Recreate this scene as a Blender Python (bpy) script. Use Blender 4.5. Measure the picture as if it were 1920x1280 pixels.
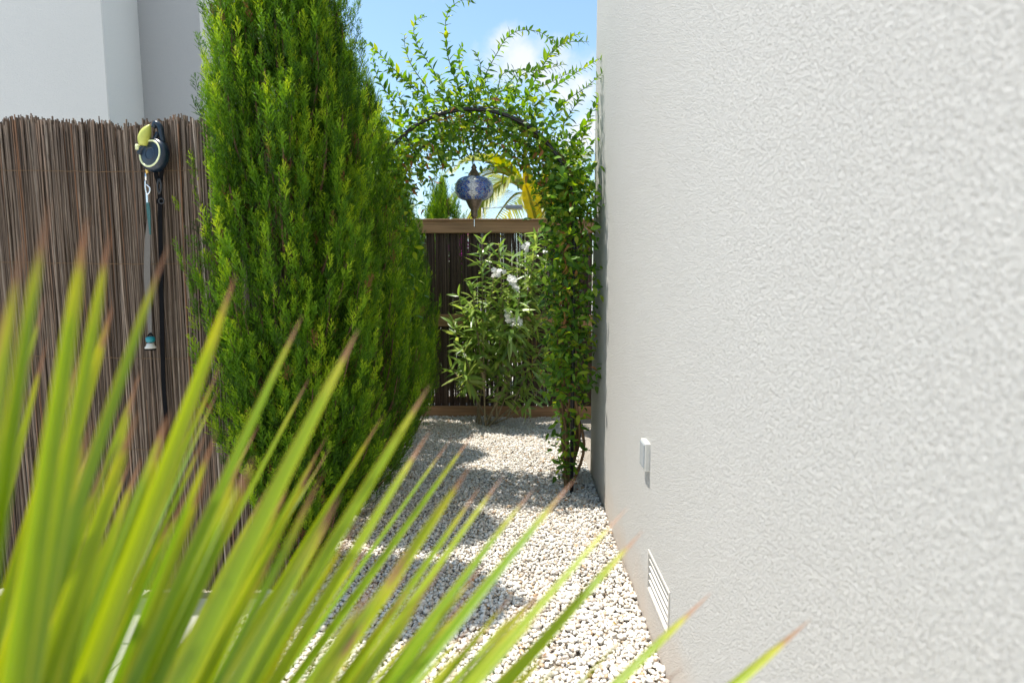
import bpy, math, random
import numpy as np
from mathutils import Vector, Matrix

for o in list(bpy.data.objects):
    bpy.data.objects.remove(o)
S = bpy.context.scene
COL = S.collection
rng = np.random.default_rng(7)
random.seed(7)

# ------------------------------------------------------------------ camera
F, HC = 1067.0, 1.30
PITCH, YAW = math.atan(109 / F), math.atan(15 / F)
cam_d = bpy.data.cameras.new('camera')
cam = bpy.data.objects.new('camera', cam_d)
COL.objects.link(cam)
cam_d.sensor_width = 36
cam_d.lens = 36 * F / 1920
cam_d.clip_start, cam_d.clip_end = 0.02, 2000
cam.location = (0, 0, HC)
cam.rotation_euler = (math.pi / 2 - PITCH, 0, YAW)
cam_d.dof.use_dof = True
cam_d.dof.focus_distance = 2.9
cam_d.dof.aperture_fstop = 2.7
S.camera = cam
CR = cam.rotation_euler.to_matrix()

def ray(px, py):
    return (CR @ Vector(((px - 960) / F, -(py - 640) / F, -1))).normalized()
def P(px, py, Y):                       # the point at distance Y that shows at a pixel
    d = ray(px, py)
    return np.array([d.x * Y / d.y, Y, HC + d.z * Y / d.y])

# ------------------------------------------------------------------ light
SUN_EL, SUN_TURN = math.radians(73), math.radians(18)     # from the left, a little beyond
sdir = Vector((-math.cos(SUN_EL) * math.cos(SUN_TURN), math.cos(SUN_EL) * math.sin(SUN_TURN), math.sin(SUN_EL)))
sl = bpy.data.lights.new('sun', 'SUN')
sl.energy, sl.angle, sl.color = 4.2, math.radians(0.53), (1, 0.955, 0.88)
sun = bpy.data.objects.new('sun', sl)
COL.objects.link(sun)
sun.rotation_euler = sdir.to_track_quat('Z', 'Y').to_euler()
sun.location = (-4, 2, 12)
W = bpy.data.worlds.new('World')
S.world = W
W.use_nodes = True
nt = W.node_tree
bg = nt.nodes['Background']
sky = nt.nodes.new('ShaderNodeTexSky')
sky.sky_type = 'NISHITA'
sky.sun_disc = False
sky.sun_elevation = SUN_EL
sky.sun_rotation = math.atan2(sdir.x, sdir.y)
sky.air_density, sky.dust_density, sky.ozone_density = 1.0, 0.6, 1.6
bg.inputs['Strength'].default_value = 0.15
S.view_settings.view_transform = 'Standard'
S.view_settings.look = 'None'
S.view_settings.exposure = 0.78
S.view_settings.gamma = 1
S.view_settings.use_curve_mapping = False
S.render.engine = 'CYCLES'
S.cycles.max_bounces = 6
S.cycles.diffuse_bounces = 3
S.cycles.transparent_max_bounces = 8

def world_clouds():
    N, L = nt.nodes.new, nt.links.new
    def m(op, a, b=None):
        n = N('ShaderNodeMath'); n.operation = op
        for i, v in enumerate((a, b)):
            if v is None: continue
            if isinstance(v, (int, float)): n.inputs[i].default_value = v
            else: L(v, n.inputs[i])
        return n.outputs[0]
    tc = N('ShaderNodeTexCoord')
    gen = tc.outputs['Generated']
    no = N('ShaderNodeTexNoise'); no.inputs['Scale'].default_value = 6.5
    no.inputs['Detail'].default_value = 9; no.inputs['Roughness'].default_value = 0.58
    L(gen, no.inputs['Vector'])
    big = N('ShaderNodeTexNoise'); big.inputs['Scale'].default_value = 1.9; big.inputs['Detail'].default_value = 2
    L(gen, big.inputs['Vector'])
    cover = m('MULTIPLY', m('SUBTRACT', big.outputs[0], 0.70), 2.2)
    for px, py, r in ((975, 120, .075), (940, 92, .055), (1060, 180, .075), (1090, 250, .075), (1020, 150, .075)):
        d = ray(px, py)
        vm = N('ShaderNodeVectorMath'); vm.operation = 'DISTANCE'
        L(gen, vm.inputs[0]); vm.inputs[1].default_value = d
        cover = m('MAXIMUM', cover, m('MULTIPLY', m('SUBTRACT', r, vm.outputs['Value']), 6.0))
    mask = m('ADD', m('MULTIPLY', m('SUBTRACT', no.outputs[0], 0.56), 1.5), cover)
    ramp = N('ShaderNodeMapRange'); ramp.interpolation_type = 'SMOOTHSTEP'
    ramp.inputs['From Min'].default_value = 0.02; ramp.inputs['From Max'].default_value = 0.36
    ramp.inputs['To Max'].default_value = 0.9
    L(mask, ramp.inputs['Value'])
    sat = N('ShaderNodeHueSaturation'); sat.inputs['Saturation'].default_value = 0.98; sat.inputs['Value'].default_value = .95; sat.inputs['Hue'].default_value = .487
    L(sky.outputs[0], sat.inputs['Color'])
    mx = N('ShaderNodeMix'); mx.data_type = 'RGBA'
    L(ramp.outputs[0], mx.inputs[0]); L(sat.outputs[0], mx.inputs[6]); mx.inputs[7].default_value = (4.0, 4.1, 4.3, 1)
    L(mx.outputs[2], bg.inputs['Color'])
world_clouds()

# ------------------------------------------------------------------ helpers
BASE = {}
def link(o):
    COL.objects.link(o); return o
def tag(o, label=None, cat=None, group=None, kind=None):
    if label: o['label'] = label
    if cat: o['category'] = cat
    if group: o['group'] = group
    if kind: o['kind'] = kind
    return o
def thing(name, loc, label, cat, group=None):
    o = link(bpy.data.objects.new(name, None))
    o.location = [float(v) for v in loc]
    o.empty_display_size = 0.1
    BASE[o.name] = np.array(loc, float)
    return tag(o, label, cat, group)

class MB:
    """collects quads / triangles (world coordinates)"""
    def __init__(s): s.v = []; s.f = []; s.t = []; s.n = 0; s.uv = None
    def add(s, v, f, tone=0.0):
        v = np.asarray(v, float)
        s.v.append(v); s.f += [tuple(i + s.n for i in q) for q in f]
        s.t.append(np.full(len(v), tone) if np.isscalar(tone) else np.asarray(tone, float)); s.n += len(v)
        return s
    def box(s, lo, hi, tone=0.0):
        x0, y0, z0 = lo; x1, y1, z1 = hi
        v = [(x0,y0,z0),(x1,y0,z0),(x1,y1,z0),(x0,y1,z0),(x0,y0,z1),(x1,y0,z1),(x1,y1,z1),(x0,y1,z1)]
        return s.add(v, [(0,3,2,1),(4,5,6,7),(0,1,5,4),(1,2,6,5),(2,3,7,6),(3,0,4,7)], tone)
    def tube(s, pts, rad, sides=6, tone=0.0, caps=True):
        pts = np.asarray(pts, float); n = len(pts)
        rad = np.full(n, rad) if np.isscalar(rad) else np.asarray(rad, float)
        tan = np.gradient(pts, axis=0); tan /= np.linalg.norm(tan, axis=1)[:, None] + 1e-12
        ref = np.array([0, 1, 0.]) if abs(tan[0][1]) < .9 else np.array([1., 0, 0])
        a = np.cross(tan, ref); a /= np.linalg.norm(a, axis=1)[:, None] + 1e-12
        b = np.cross(tan, a)
        th = np.arange(sides) * 2 * math.pi / sides
        v = pts[:, None, :] + rad[:, None, None] * (np.cos(th)[None, :, None] * a[:, None, :] + np.sin(th)[None, :, None] * b[:, None, :])
        f = [(i*sides+j, i*sides+(j+1) % sides, (i+1)*sides+(j+1) % sides, (i+1)*sides+j) for i in range(n-1) for j in range(sides)]
        if caps: f += [tuple(range(sides))[::-1], tuple((n-1)*sides + j for j in range(sides))]
        return s.add(v.reshape(-1, 3), f, tone)
    def lathe(s, prof, c, sides=24, tone=0.0):
        c = np.asarray(c, float); v = []; n = len(prof)
        for r, z in prof:
            for j in range(sides):
                a = 2*math.pi*j/sides; v.append((c[0]+r*math.cos(a), c[1]+r*math.sin(a), c[2]+z))
        f = [(i*sides+j, i*sides+(j+1) % sides, (i+1)*sides+(j+1) % sides, (i+1)*sides+j) for i in range(n-1) for j in range(sides)]
        return s.add(v, f, tone)
    def mesh(s, name, base=(0, 0, 0), mat=None, smooth=False):
        v = np.concatenate(s.v) - np.asarray(base)
        return raw_mesh(name, v, s.f, mat, smooth, np.concatenate(s.t))
    def build(s, name, mat, parent=None, smooth=False, kind=None, label=None, bevel=0):
        base = BASE[parent.name] if parent else np.zeros(3)
        o = link(bpy.data.objects.new(name, s.mesh(name, base, mat, smooth)))
        o.parent = parent; BASE[o.name] = base
        if bevel:
            m = o.modifiers.new('bevel', 'BEVEL'); m.width = bevel; m.segments = 2; m.limit_method = 'ANGLE'
        return tag(o, label=label, kind=kind)

def raw_mesh(name, v, f, mat, smooth=False, tone=None):
    me = bpy.data.meshes.new(name)
    if isinstance(f, np.ndarray):
        k = f.shape[1]
        me.vertices.add(len(v)); me.vertices.foreach_set('co', np.ascontiguousarray(v, dtype=np.float32).ravel())
        me.loops.add(f.size); me.loops.foreach_set('vertex_index', f.astype(np.int32).ravel())
        me.polygons.add(len(f)); me.polygons.foreach_set('loop_start', np.arange(0, f.size, k, dtype=np.int32))
        me.update(calc_edges=True); me.validate()
    else:
        me.from_pydata([tuple(p) for p in v], [], f)
    if tone is not None:
        a = me.attributes.new('tone', 'FLOAT', 'POINT'); a.data.foreach_set('value', np.asarray(tone, np.float32))
    if smooth: me.polygons.foreach_set('use_smooth', np.ones(len(me.polygons), bool))
    if mat: me.materials.append(mat)
    return me
def part_np(name, v, f, mat, parent, smooth=False, tone=None, kind=None):
    base = BASE[parent.name] if parent else np.zeros(3)
    o = link(bpy.data.objects.new(name, raw_mesh(name, v - base, f, mat, smooth, tone)))
    o.parent = parent; BASE[o.name] = base
    return tag(o, kind=kind)

def curve(pts, n=12):                    # Catmull-Rom through the points
    p = np.asarray(pts, float); p = np.vstack([2*p[0]-p[1], p, 2*p[-1]-p[-2]]); out = []
    k = len(p) - 3
    for t in np.linspace(0, k, n):
        i = min(int(t), k-1); u = t - i
        a, b, c, d = p[i:i+4]
        out.append(.5*((2*b) + (c-a)*u + (2*a-5*b+4*c-d)*u*u + (3*b-a-3*c+d)*u**3))
    return np.array(out)
def unit(v):
    v = np.asarray(v, float); return v / (np.linalg.norm(v, axis=-1, keepdims=True) + 1e-12)
def frames(z, roll):                     # (n,3) axes -> (n,3,3) bases with z as third column
    z = unit(z); ref = np.where(np.abs(z[:, 2:3]) < .95, np.array([[0, 0, 1.]]), np.array([[1., 0, 0]]))
    x = unit(np.cross(ref, z)); y = np.cross(z, x); c, s = np.cos(roll)[:, None], np.sin(roll)[:, None]
    return np.stack([c*x+s*y, -s*x+c*y, z], axis=2)

# ------------------------------------------------------------------ materials
class NT:
    def __init__(s, name):
        s.m = bpy.data.materials.new(name); s.m.use_nodes = True; s.t = s.m.node_tree
        s.p = s.t.nodes['Principled BSDF']; s.out = s.t.nodes['Material Output']
    def n(s, typ, **kw):
        n = s.t.nodes.new(typ)
        for k, v in kw.items():
            if k in n.inputs: n.inputs[k].default_value = v
            else: setattr(n, k, v)
        return n
    def l(s, a, b): s.t.links.new(a, b)
    def math(s, op, a, b=None, c=None):
        n = s.n('ShaderNodeMath', operation=op)
        for i, v in enumerate((a, b, c)):
            if v is None: continue
            if isinstance(v, (int, float)): n.inputs[i].default_value = v
            else: s.l(v, n.inputs[i])
        return n.outputs[0]
    def ramp(s, fac, stops, interp='LINEAR'):
        r = s.n('ShaderNodeValToRGB'); r.color_ramp.interpolation = interp
        e = r.color_ramp.elements
        while len(e) < len(stops): e.new(0.5)
        for q, (pos, c) in zip(e, stops): q.position = pos; q.color = (*c, 1)
        s.l(fac, r.inputs[0]); return r.outputs[0]
    def mix(s, fac, a, b):
        n = s.n('ShaderNodeMix', data_type='RGBA')
        for i, v in ((0, fac), (6, a), (7, b)):
            if isinstance(v, (int, float)): n.inputs[i].default_value = v
            elif isinstance(v, tuple): n.inputs[i].default_value = (*v, 1)
            else: s.l(v, n.inputs[i])
        return n.outputs[2]
    def noise(s, scale, detail=3, vec=None, rough=.5):
        n = s.n('ShaderNodeTexNoise', Scale=scale, Detail=detail, Roughness=rough)
        if vec: s.l(vec, n.inputs['Vector'])
        return n.outputs[0]
    def coord(s, which='Object'): return s.n('ShaderNodeTexCoord').outputs[which]
    def pos(s): return s.n('ShaderNodeNewGeometry').outputs['Position']
    def scaled(s, vec, sc):
        n = s.n('ShaderNodeMapping'); n.inputs['Scale'].default_value = sc; s.l(vec, n.inputs['Vector']); return n.outputs[0]
    def bump(s, h, strength=.5, dist=.01):
        b = s.n('ShaderNodeBump', Strength=strength, Distance=dist); s.l(h, b.inputs['Height']); s.l(b.outputs[0], s.p.inputs['Normal'])
        return b
    def tone(s):
        a = s.n('ShaderNodeAttribute', attribute_name='tone').outputs['Fac']
        return a
    def base(s, c): s.l(c, s.p.inputs['Base Color']) if not isinstance(c, tuple) else setattr(s.p.inputs['Base Color'], 'default_value', (*c, 1))
    def set(s, rough=.6, metal=0, spec=.5):
        s.p.inputs['Roughness'].default_value = rough; s.p.inputs['Metallic'].default_value = metal
        s.p.inputs['Specular IOR Level'].default_value = spec; return s
    def translucent(s, color, fac):
        t = s.n('ShaderNodeBsdfTranslucent')
        if isinstance(color, tuple): t.inputs['Color'].default_value = (*color, 1)
        else: s.l(color, t.inputs['Color'])
        mx = s.n('ShaderNodeMixShader'); mx.inputs[0].default_value = fac
        s.l(s.p.outputs[0], mx.inputs[1]); s.l(t.outputs[0], mx.inputs[2]); s.l(mx.outputs[0], s.out.inputs['Surface'])

def plain(name, c, rough=.6, metal=0, spec=.5, grain=0.12, scale=60):
    t = NT(name).set(rough, metal, spec)
    n = t.noise(scale, 4, t.coord())
    lo = tuple(x*(1-grain) for x in c); hi = tuple(min(1, x*(1+grain)) for x in c)
    t.base(t.ramp(n, [(.3, lo), (.7, hi)])); return t.m
def leafy(name, stops, trans=.3, gain=1.6, rough=.45, spec=.4, vein=False):
    t = NT(name).set(rough, 0, spec)
    c = t.ramp(t.tone(), stops)
    t.base(c)
    h = t.n('ShaderNodeHueSaturation', Saturation=1.1, Value=gain); h.inputs['Hue'].default_value = .485
    t.l(c, h.inputs['Color'])
    t.translucent(h.outputs[0], trans)
    return t.m

def stucco(name, c, scale=230, dirt=True, strength=.9, dist=.003):
    t = NT(name).set(.92, 0, .15)
    p = t.pos()
    big = t.noise(.9, 3, p)
    col = t.ramp(big, [(.3, tuple(x*.965 for x in c)), (.7, c)])
    g = t.noise(scale*.8, 3, p)
    col = t.mix(t.math('MULTIPLY', t.ramp(g, [(.32, (1, 1, 1)), (.46, (0, 0, 0))]), .10), col, tuple(x*.7 for x in c))
    if dirt:
        sep = t.n('ShaderNodeSeparateXYZ'); t.l(p, sep.inputs[0])
        edge = t.math('ADD', sep.outputs['Z'], t.math('MULTIPLY', t.math('SUBTRACT', t.noise(5, 5, p), .5), .28))
        mr = t.n('ShaderNodeMapRange', interpolation_type='SMOOTHSTEP'); t.l(edge, mr.inputs['Value'])
        mr.inputs['From Min'].default_value = .24; mr.inputs['From Max'].default_value = -.02
        mr.inputs['To Max'].default_value = .40
        col = t.mix(mr.outputs[0], col, (.60, .44, .31))
    t.base(col)
    pit = t.ramp(t.noise(scale*.78, 2, p, .5), [(.30, (0, 0, 0)), (.50, (1, 1, 1))])
    blob = t.ramp(t.noise(scale*.36, 2, p, .5), [(.36, (0, 0, 0)), (.60, (1, 1, 1))])
    fine = t.noise(scale*2.6, 3, p, .6)
    h = t.math('ADD', t.math('ADD', t.math('MULTIPLY', pit, .7), t.math('MULTIPLY', blob, .28)), t.math('MULTIPLY', fine, .35))
    t.bump(h, strength, dist)
    return t.m

M = {}
M['stucco'] = stucco('white_stucco', (.605, .585, .55), 290, True, 1.0, .0040)
M['render'] = stucco('grey_render', (.64, .62, .585), 120, False, .5, .003)
M['recess_shade'] = stucco('recess_shade_render', (.40, .395, .39), 120, False, .5, .003)  # same render, darkened: shade of the recess put into the colour
M['bounce_light'] = stucco('bounce_light_render', (.74, .73, .70), 120, False, .5, .003)  # same render, lightened: bounced light put into the colour
M['cap'] = plain('coping_metal', (.10, .17, .25), .45, .3)
M['black_metal'] = plain('black_metal', (.018, .018, .02), .35, .2, .5)
M['bronze'] = plain('aged_bronze', (.17, .13, .095), .45, .5, .5, .35, 90)
M['steel'] = plain('bright_steel', (.72, .73, .75), .22, 1)
M['brass'] = plain('brass', (.55, .38, .12), .35, .8)
M['navy'] = plain('navy_plastic', (.006, .016, .032), .3, 0, .5)
M['rubber'] = plain('black_rubber', (.008, .008, .009), .95, 0, .05)
M['lime'] = plain('lime_plastic', (.50, .52, .10), .4)
M['pale_lime'] = plain('pale_lime_plastic', (.72, .75, .42), .4)
M['grey_web'] = plain('grey_webbing', (.16, .145, .13), .9, 0, .2, .3, 400)
M['teal'] = plain('teal_plastic', (.01, .22, .27), .3)
M['teal_web'] = plain('teal_webbing', (.05, .13, .13), .8, 0, .2, .3, 400)
M['white_plastic'] = plain('white_plastic', (.62, .60, .55), .4, 0, .5, .04)
M['grey_cover'] = plain('grey_cover', (.36, .39, .41), .25, 0, .5, .04)
M['vent_paint'] = plain('vent_paint', (.60, .56, .50), .5, 0, .5, .05)
M['vent_dark'] = plain('vent_dark', (.05, .05, .05), .9)
M['lamp_grey'] = plain('lamp_grey', (.26, .28, .30), .4, .4)
M['tile'] = plain('pale_tile', (.66, .64, .60), .5, 0, .4, .06, 25)
M['pave'] = plain('pale_paving', (.60, .57, .52), .85, 0, .2, .15, 6)
M['soil'] = plain('gravel_bed', (.30, .265, .22), .95, 0, .1, .35, 90)
M['bark'] = plain('cypress_bark', (.13, .08, .05), .9, 0, .1, .4, 80)
M['vine_stem'] = plain('vine_stem', (.20, .12, .06), .8, 0, .2, .3, 120)
M['shoot_stem'] = plain('shoot_stem', (.09, .13, .04), .6, 0, .3, .3, 120)
M['oleander_stem'] = plain('oleander_stem', (.27, .22, .13), .75, 0, .2, .35, 60)
M['petal'] = leafy('white_petal', [(0, (.8, .8, .76)), (1, (.85, .84, .8))], .3, 1.0)
M['magenta'] = leafy('magenta_bract', [(0, (.35, .01, .22)), (1, (.5, .03, .33))], .4, 1.2)
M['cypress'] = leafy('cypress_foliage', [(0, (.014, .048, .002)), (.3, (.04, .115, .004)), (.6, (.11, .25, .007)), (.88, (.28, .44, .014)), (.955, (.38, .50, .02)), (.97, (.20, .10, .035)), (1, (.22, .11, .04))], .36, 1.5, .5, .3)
M['vine'] = leafy('vine_leaf', [(0, (.045, .115, .018)), (.45, (.11, .24, .028)), (.8, (.21, .37, .03)), (1, (.36, .42, .04))], .44, 1.5, .45, .35)
M['dead'] = leafy('withered_leaf', [(0, (.30, .13, .05)), (.6, (.36, .18, .07)), (1, (.42, .30, .06))], .25, 1.2, .8, .2)
M['oleander'] = leafy('oleander_leaf', [(0, (.12, .22, .045)), (.5, (.23, .37, .075)), (1, (.40, .50, .12))], .45, 1.4, .28, .6)
M['backpalm'] = leafy('palm_leaflet', [(0, (.16, .22, .008)), (.6, (.27, .32, .012)), (1, (.42, .38, .015))], .4, 1.3, .4, .4)
M['yellow_leaf'] = leafy('yellow_leaf', [(0, (.52, .44, .02)), (1, (.60, .50, .04))], .45, 1.2, .4, .5)

def reed_mat(name, stops):
    t = NT(name).set(.75, 0, .25)
    c = t.ramp(t.tone(), stops)
    st = t.noise(1, 4, t.scaled(t.pos(), (260, 260, 16)))
    c = t.mix(t.ramp(st, [(.35, (.55, .55, .55)), (.7, (0, 0, 0))]), c, (.05, .035, .027))
    t.base(c); t.bump(st, .4, .002); return t.m
M['reed'] = reed_mat('weathered_reed', [(0, (.06, .042, .03)), (.35, (.15, .108, .078)), (.7, (.225, .165, .122)), (.86, (.33, .265, .205)), (.92, (.24, .11, .05)), (1, (.50, .42, .34))])
M['gate_reed'] = reed_mat('dark_reed', [(0, (.04, .026, .02)), (.6, (.09, .055, .04)), (1, (.17, .12, .09))])
def wood(name, c, axis):
    t = NT(name).set(.6, 0, .35)
    sc = [45, 45, 45]; sc[axis] = 2.2
    g = t.noise(1, 5, t.scaled(t.pos(), tuple(sc)), .6)
    t.base(t.ramp(g, [(.3, tuple(x*.6 for x in c)), (.55, c), (.75, tuple(x*1.3 for x in c))])); t.bump(g, .25, .003); return t.m
M['wood'] = wood('brown_timber', (.36, .20, .10), 0)
M['wood_post'] = wood('brown_timber_post', (.22, .115, .06), 2)
def pebble_mat():
    t = NT('white_pebbles').set(.6, 0, .35)
    c = t.ramp(t.tone(), [(0, (.68, .63, .55)), (.3, (.76, .73, .67)), (.62, (.80, .78, .73)), (.82, (.66, .56, .43)), (.9, (.52, .50, .48)), (.965, (.50, .33, .17)), (1, (.40, .38, .36))])
    n = t.noise(140, 4, t.pos())
    t.base(t.mix(t.ramp(n, [(.35, (.3, .3, .3)), (.65, (0, 0, 0))]), c, (.52, .42, .31))); return t.m
M['pebble'] = pebble_mat()
def frond_mat():
    t = NT('fan_palm_segment').set(.30, 0, .6)
    uv = t.coord('UV'); sep = t.n('ShaderNodeSeparateXYZ'); t.l(uv, sep.inputs[0])
    u, v = sep.outputs[0], sep.outputs[1]
    rnd = t.n('ShaderNodeObjectInfo').outputs['Random']
    p = t.pos()
    geo = t.n('ShaderNodeNewGeometry')
    streak = t.noise(1, 3, t.scaled(uv, (30, 2.0, 1)))
    top = t.mix(streak, (.08, .18, .010), (.20, .34, .016))
    under = t.mix(streak, (.12, .22, .09), (.22, .34, .17))
    c = t.mix(geo.outputs['Backfacing'], top, under)
    c = t.mix(t.math('MULTIPLY', rnd, .55), c, (.38, .42, .02))
    edge = t.math('ABSOLUTE', t.math('SUBTRACT', u, .5))
    c = t.mix(t.ramp(t.math('ADD', edge, t.math('MULTIPLY', t.noise(6, 2, p), .06)), [(.43, (0, 0, 0)), (.50, (.85, .85, .85))]), c, (.48, .46, .05))
    w = t.math('ADD', v, t.math('MULTIPLY', t.math('SUBTRACT', t.noise(30, 3, p), .5), .06))
    c = t.mix(t.ramp(w, [(.90, (0, 0, 0)), (.945, (.6, .6, .6))]), c, (.45, .40, .06))
    c = t.mix(t.ramp(w, [(.945, (0, 0, 0)), (.965, (1, 1, 1))]), c, (.29, .165, .09))
    t.base(c); t.bump(streak, .35, .002)
    h = t.n('ShaderNodeHueSaturation', Saturation=1.12, Value=2.1); h.inputs['Hue'].default_value = .48; t.l(c, h.inputs['Color'])
    t.translucent(h.outputs[0], .40); return t.m
M['frond'] = frond_mat()
def lantern_mat():
    t = NT('mosaic_glass').set(.12, 0, .8)
    uv = t.coord('UV'); sep = t.n('ShaderNodeSeparateXYZ'); t.l(uv, sep.inputs[0])
    u, v = sep.outputs[0], sep.outputs[1]
    vo = t.n('ShaderNodeTexVoronoi', Scale=1, feature='DISTANCE_TO_EDGE'); t.l(t.scaled(uv, (42, 16, 1)), vo.inputs['Vector'])
    vc = t.n('ShaderNodeTexVoronoi', Scale=1); t.l(t.scaled(uv, (42, 16, 1)), vc.inputs['Vector'])
    rs = t.n('ShaderNodeSeparateXYZ'); t.l(vc.outputs['Color'], rs.inputs[0])
    blue = t.ramp(rs.outputs[0], [(0, (.008, .03, .24)), (.6, (.015, .08, .48)), (1, (.05, .24, .60))])
    f = t.math('ABSOLUTE', t.math('SUBTRACT', t.math('FRACT', t.math('ADD', t.math('MULTIPLY', u, 5), -.25)), .5))
    wob = t.math('MULTIPLY', t.math('SINE', t.math('MULTIPLY', v, 22)), .07)
    d = t.math('ADD', t.math('ADD', f, wob), t.math('MULTIPLY', t.math('SUBTRACT', t.noise(22, 2, uv), .5), .25))
    c = t.mix(t.ramp(d, [(.14, (1, 1, 1)), (.18, (0, 0, 0))]), blue, (.72, .75, .82))
    c = t.mix(t.ramp(vo.outputs['Distance'], [(.04, (1, 1, 1)), (.10, (0, 0, 0))]), c, (.30, .31, .36))
    t.base(c); t.bump(vo.outputs['Distance'], .6, .01); return t.m
M['mosaic'] = lantern_mat()

# ------------------------------------------------------------------ ground
XW, YEND = 0.49, 3.85                       # house wall plane and its far corner
FY = 2.28                                   # reed fence
GY = 5.50                                   # gate
MB().box((-150, -150, -.6), (150, 400, -.040)).build('ground', M['pave']).update_tag()
tag(bpy.data.objects['ground'], kind='structure')
b = MB().add([(-1.6, .2, -.018), (1.6, .2, -.018), (1.6, GY+.3, -.018), (-1.6, GY+.3, -.018)], [(0, 1, 2, 3)])
tag(b.build('gravel_bed', M['soil']), kind='structure')

def ico(sub):
    import bmesh
    bm = bmesh.new(); bmesh.ops.create_icosphere(bm, subdivisions=sub, radius=1)
    v = np.array([x.co[:] for x in bm.verts]); f = np.array([[q.index for q in p.verts] for p in bm.faces]); bm.free(); return v, f
def pebbles():
    pts = []
    step = .0134
    for lay in range(2):
        xs = np.arange(-1.06, XW-.004, step); ys = np.arange(1.25, GY+.12, step)
        g = np.stack(np.meshgrid(xs, ys), -1).reshape(-1, 2)
        g = g + rng.uniform(-.55, .55, g.shape)*step
        if lay: g = g[rng.random(len(g)) < .45]
        z = np.full(len(g), -.006 + lay*.0085) + rng.normal(0, .0025, len(g))
        pts.append(np.c_[g, z])
    pts = np.vstack(pts)
    und = .010*np.sin(pts[:, 0]*5.1+1)*np.sin(pts[:, 1]*3.3) + .006*np.sin(pts[:, 0]*11+pts[:, 1]*9)
    pts[:, 2] += und
    pts = pts[pts[:, 0] < XW-.006]
    V, Fc, T = [], [], []; off = 0
    near = pts[:, 1] < 2.35
    for sel, sub in ((near, 2), (~near, 1)):
        p = pts[sel]; n = len(p); bv, bf = ico(sub)
        sz = np.clip(rng.lognormal(math.log(.0082), .28, n), .0048, .0155)[:, None]*np.stack([np.ones(n), rng.uniform(.62, .95, n), rng.uniform(.45, .75, n)], 1)
        lump = 1 + rng.normal(0, .10, (n, len(bv)))
        v = bv[None]*lump[..., None]*sz[:, None, :]
        R = frames(unit(np.c_[rng.normal(0, .35, (n, 2)), np.ones(n)]), rng.uniform(0, 6.28, n))
        v = np.einsum('nij,nkj->nki', R, v) + p[:, None, :]
        Fc.append((bf[None] + (np.arange(n)*len(bv))[:, None, None]).reshape(-1, 3) + off)
        V.append(v.reshape(-1, 3)); T.append(np.repeat(rng.random(n), len(bv))); off += n*len(bv)
    o = part_np('white_gravel', np.vstack(V), np.vstack(Fc), M['pebble'], None, True, np.concatenate(T), 'stuff')
    tag(o, 'rounded white and cream pebbles covering the path to the gate', 'gravel')
pebbles()

# tiled patio in front of the fence
pat = MB().box((-3.4, .1, -.036), (-1.07, FY-.03, -.010)).build('patio', M['soil']); tag(pat, kind='structure')
tile_me = MB().box((0, 0, 0), (.296, .296, .012)).mesh('tile', mat=M['tile'])
for i in range(7):
    for j in range(7):
        x, y = -1.372 - .302*i, .11 + .302*j
        if y + .3 > FY-.03: continue
        o = link(bpy.data.objects.new('tile', tile_me)); o.parent = pat; o.location = (x, y, -.0095 + rng.uniform(0, .0012))

# ------------------------------------------------------------------ houses
h = thing('house', (XW, YEND, 0), 'white rough stucco house wall running alongside the gravel path', 'house')
VY0, VY1, VZ0, VZ1 = 1.765, 2.075, .140, .300
wb = MB(); ys_, zs_ = (-3.5, VY0, VY1, YEND), (-.05, VZ0, VZ1, 6.2)
for i in range(3):
    for j in range(3):
        if i == j == 1: continue
        wb.add([(XW, ys_[i], zs_[j]), (XW, ys_[i], zs_[j+1]), (XW, ys_[i+1], zs_[j+1]), (XW, ys_[i+1], zs_[j])], [(0, 1, 2, 3)])
D = XW+.05
for q in ([(XW, VY0, VZ0), (D, VY0, VZ0), (D, VY1, VZ0), (XW, VY1, VZ0)], [(XW, VY0, VZ1), (XW, VY1, VZ1), (D, VY1, VZ1), (D, VY0, VZ1)],
          [(XW, VY0, VZ0), (XW, VY0, VZ1), (D, VY0, VZ1), (D, VY0, VZ0)], [(XW, VY1, VZ0), (D, VY1, VZ0), (D, VY1, VZ1), (XW, VY1, VZ1)],
          [(D, VY0, VZ0), (D, VY0, VZ1), (D, VY1, VZ1), (D, VY1, VZ0)],
          [(7, -3.5, -.05), (7, YEND, -.05), (7, YEND, 6.2), (7, -3.5, 6.2)], [(XW, YEND, -.05), (XW, YEND, 6.2), (7, YEND, 6.2), (7, YEND, -.05)],
          [(XW, -3.5, -.05), (7, -3.5, -.05), (7, -3.5, 6.2), (XW, -3.5, 6.2)], [(XW, -3.5, 6.2), (7, -3.5, 6.2), (7, YEND, 6.2), (XW, YEND, 6.2)]):
    wb.add(q, [(0, 1, 2, 3)])
wb.build('wall', M['stucco'], h)
MB().box((XW-.04, -3.55, 6.2), (7.05, YEND+.04, 6.3)).build('coping', M['render'], h)

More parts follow.
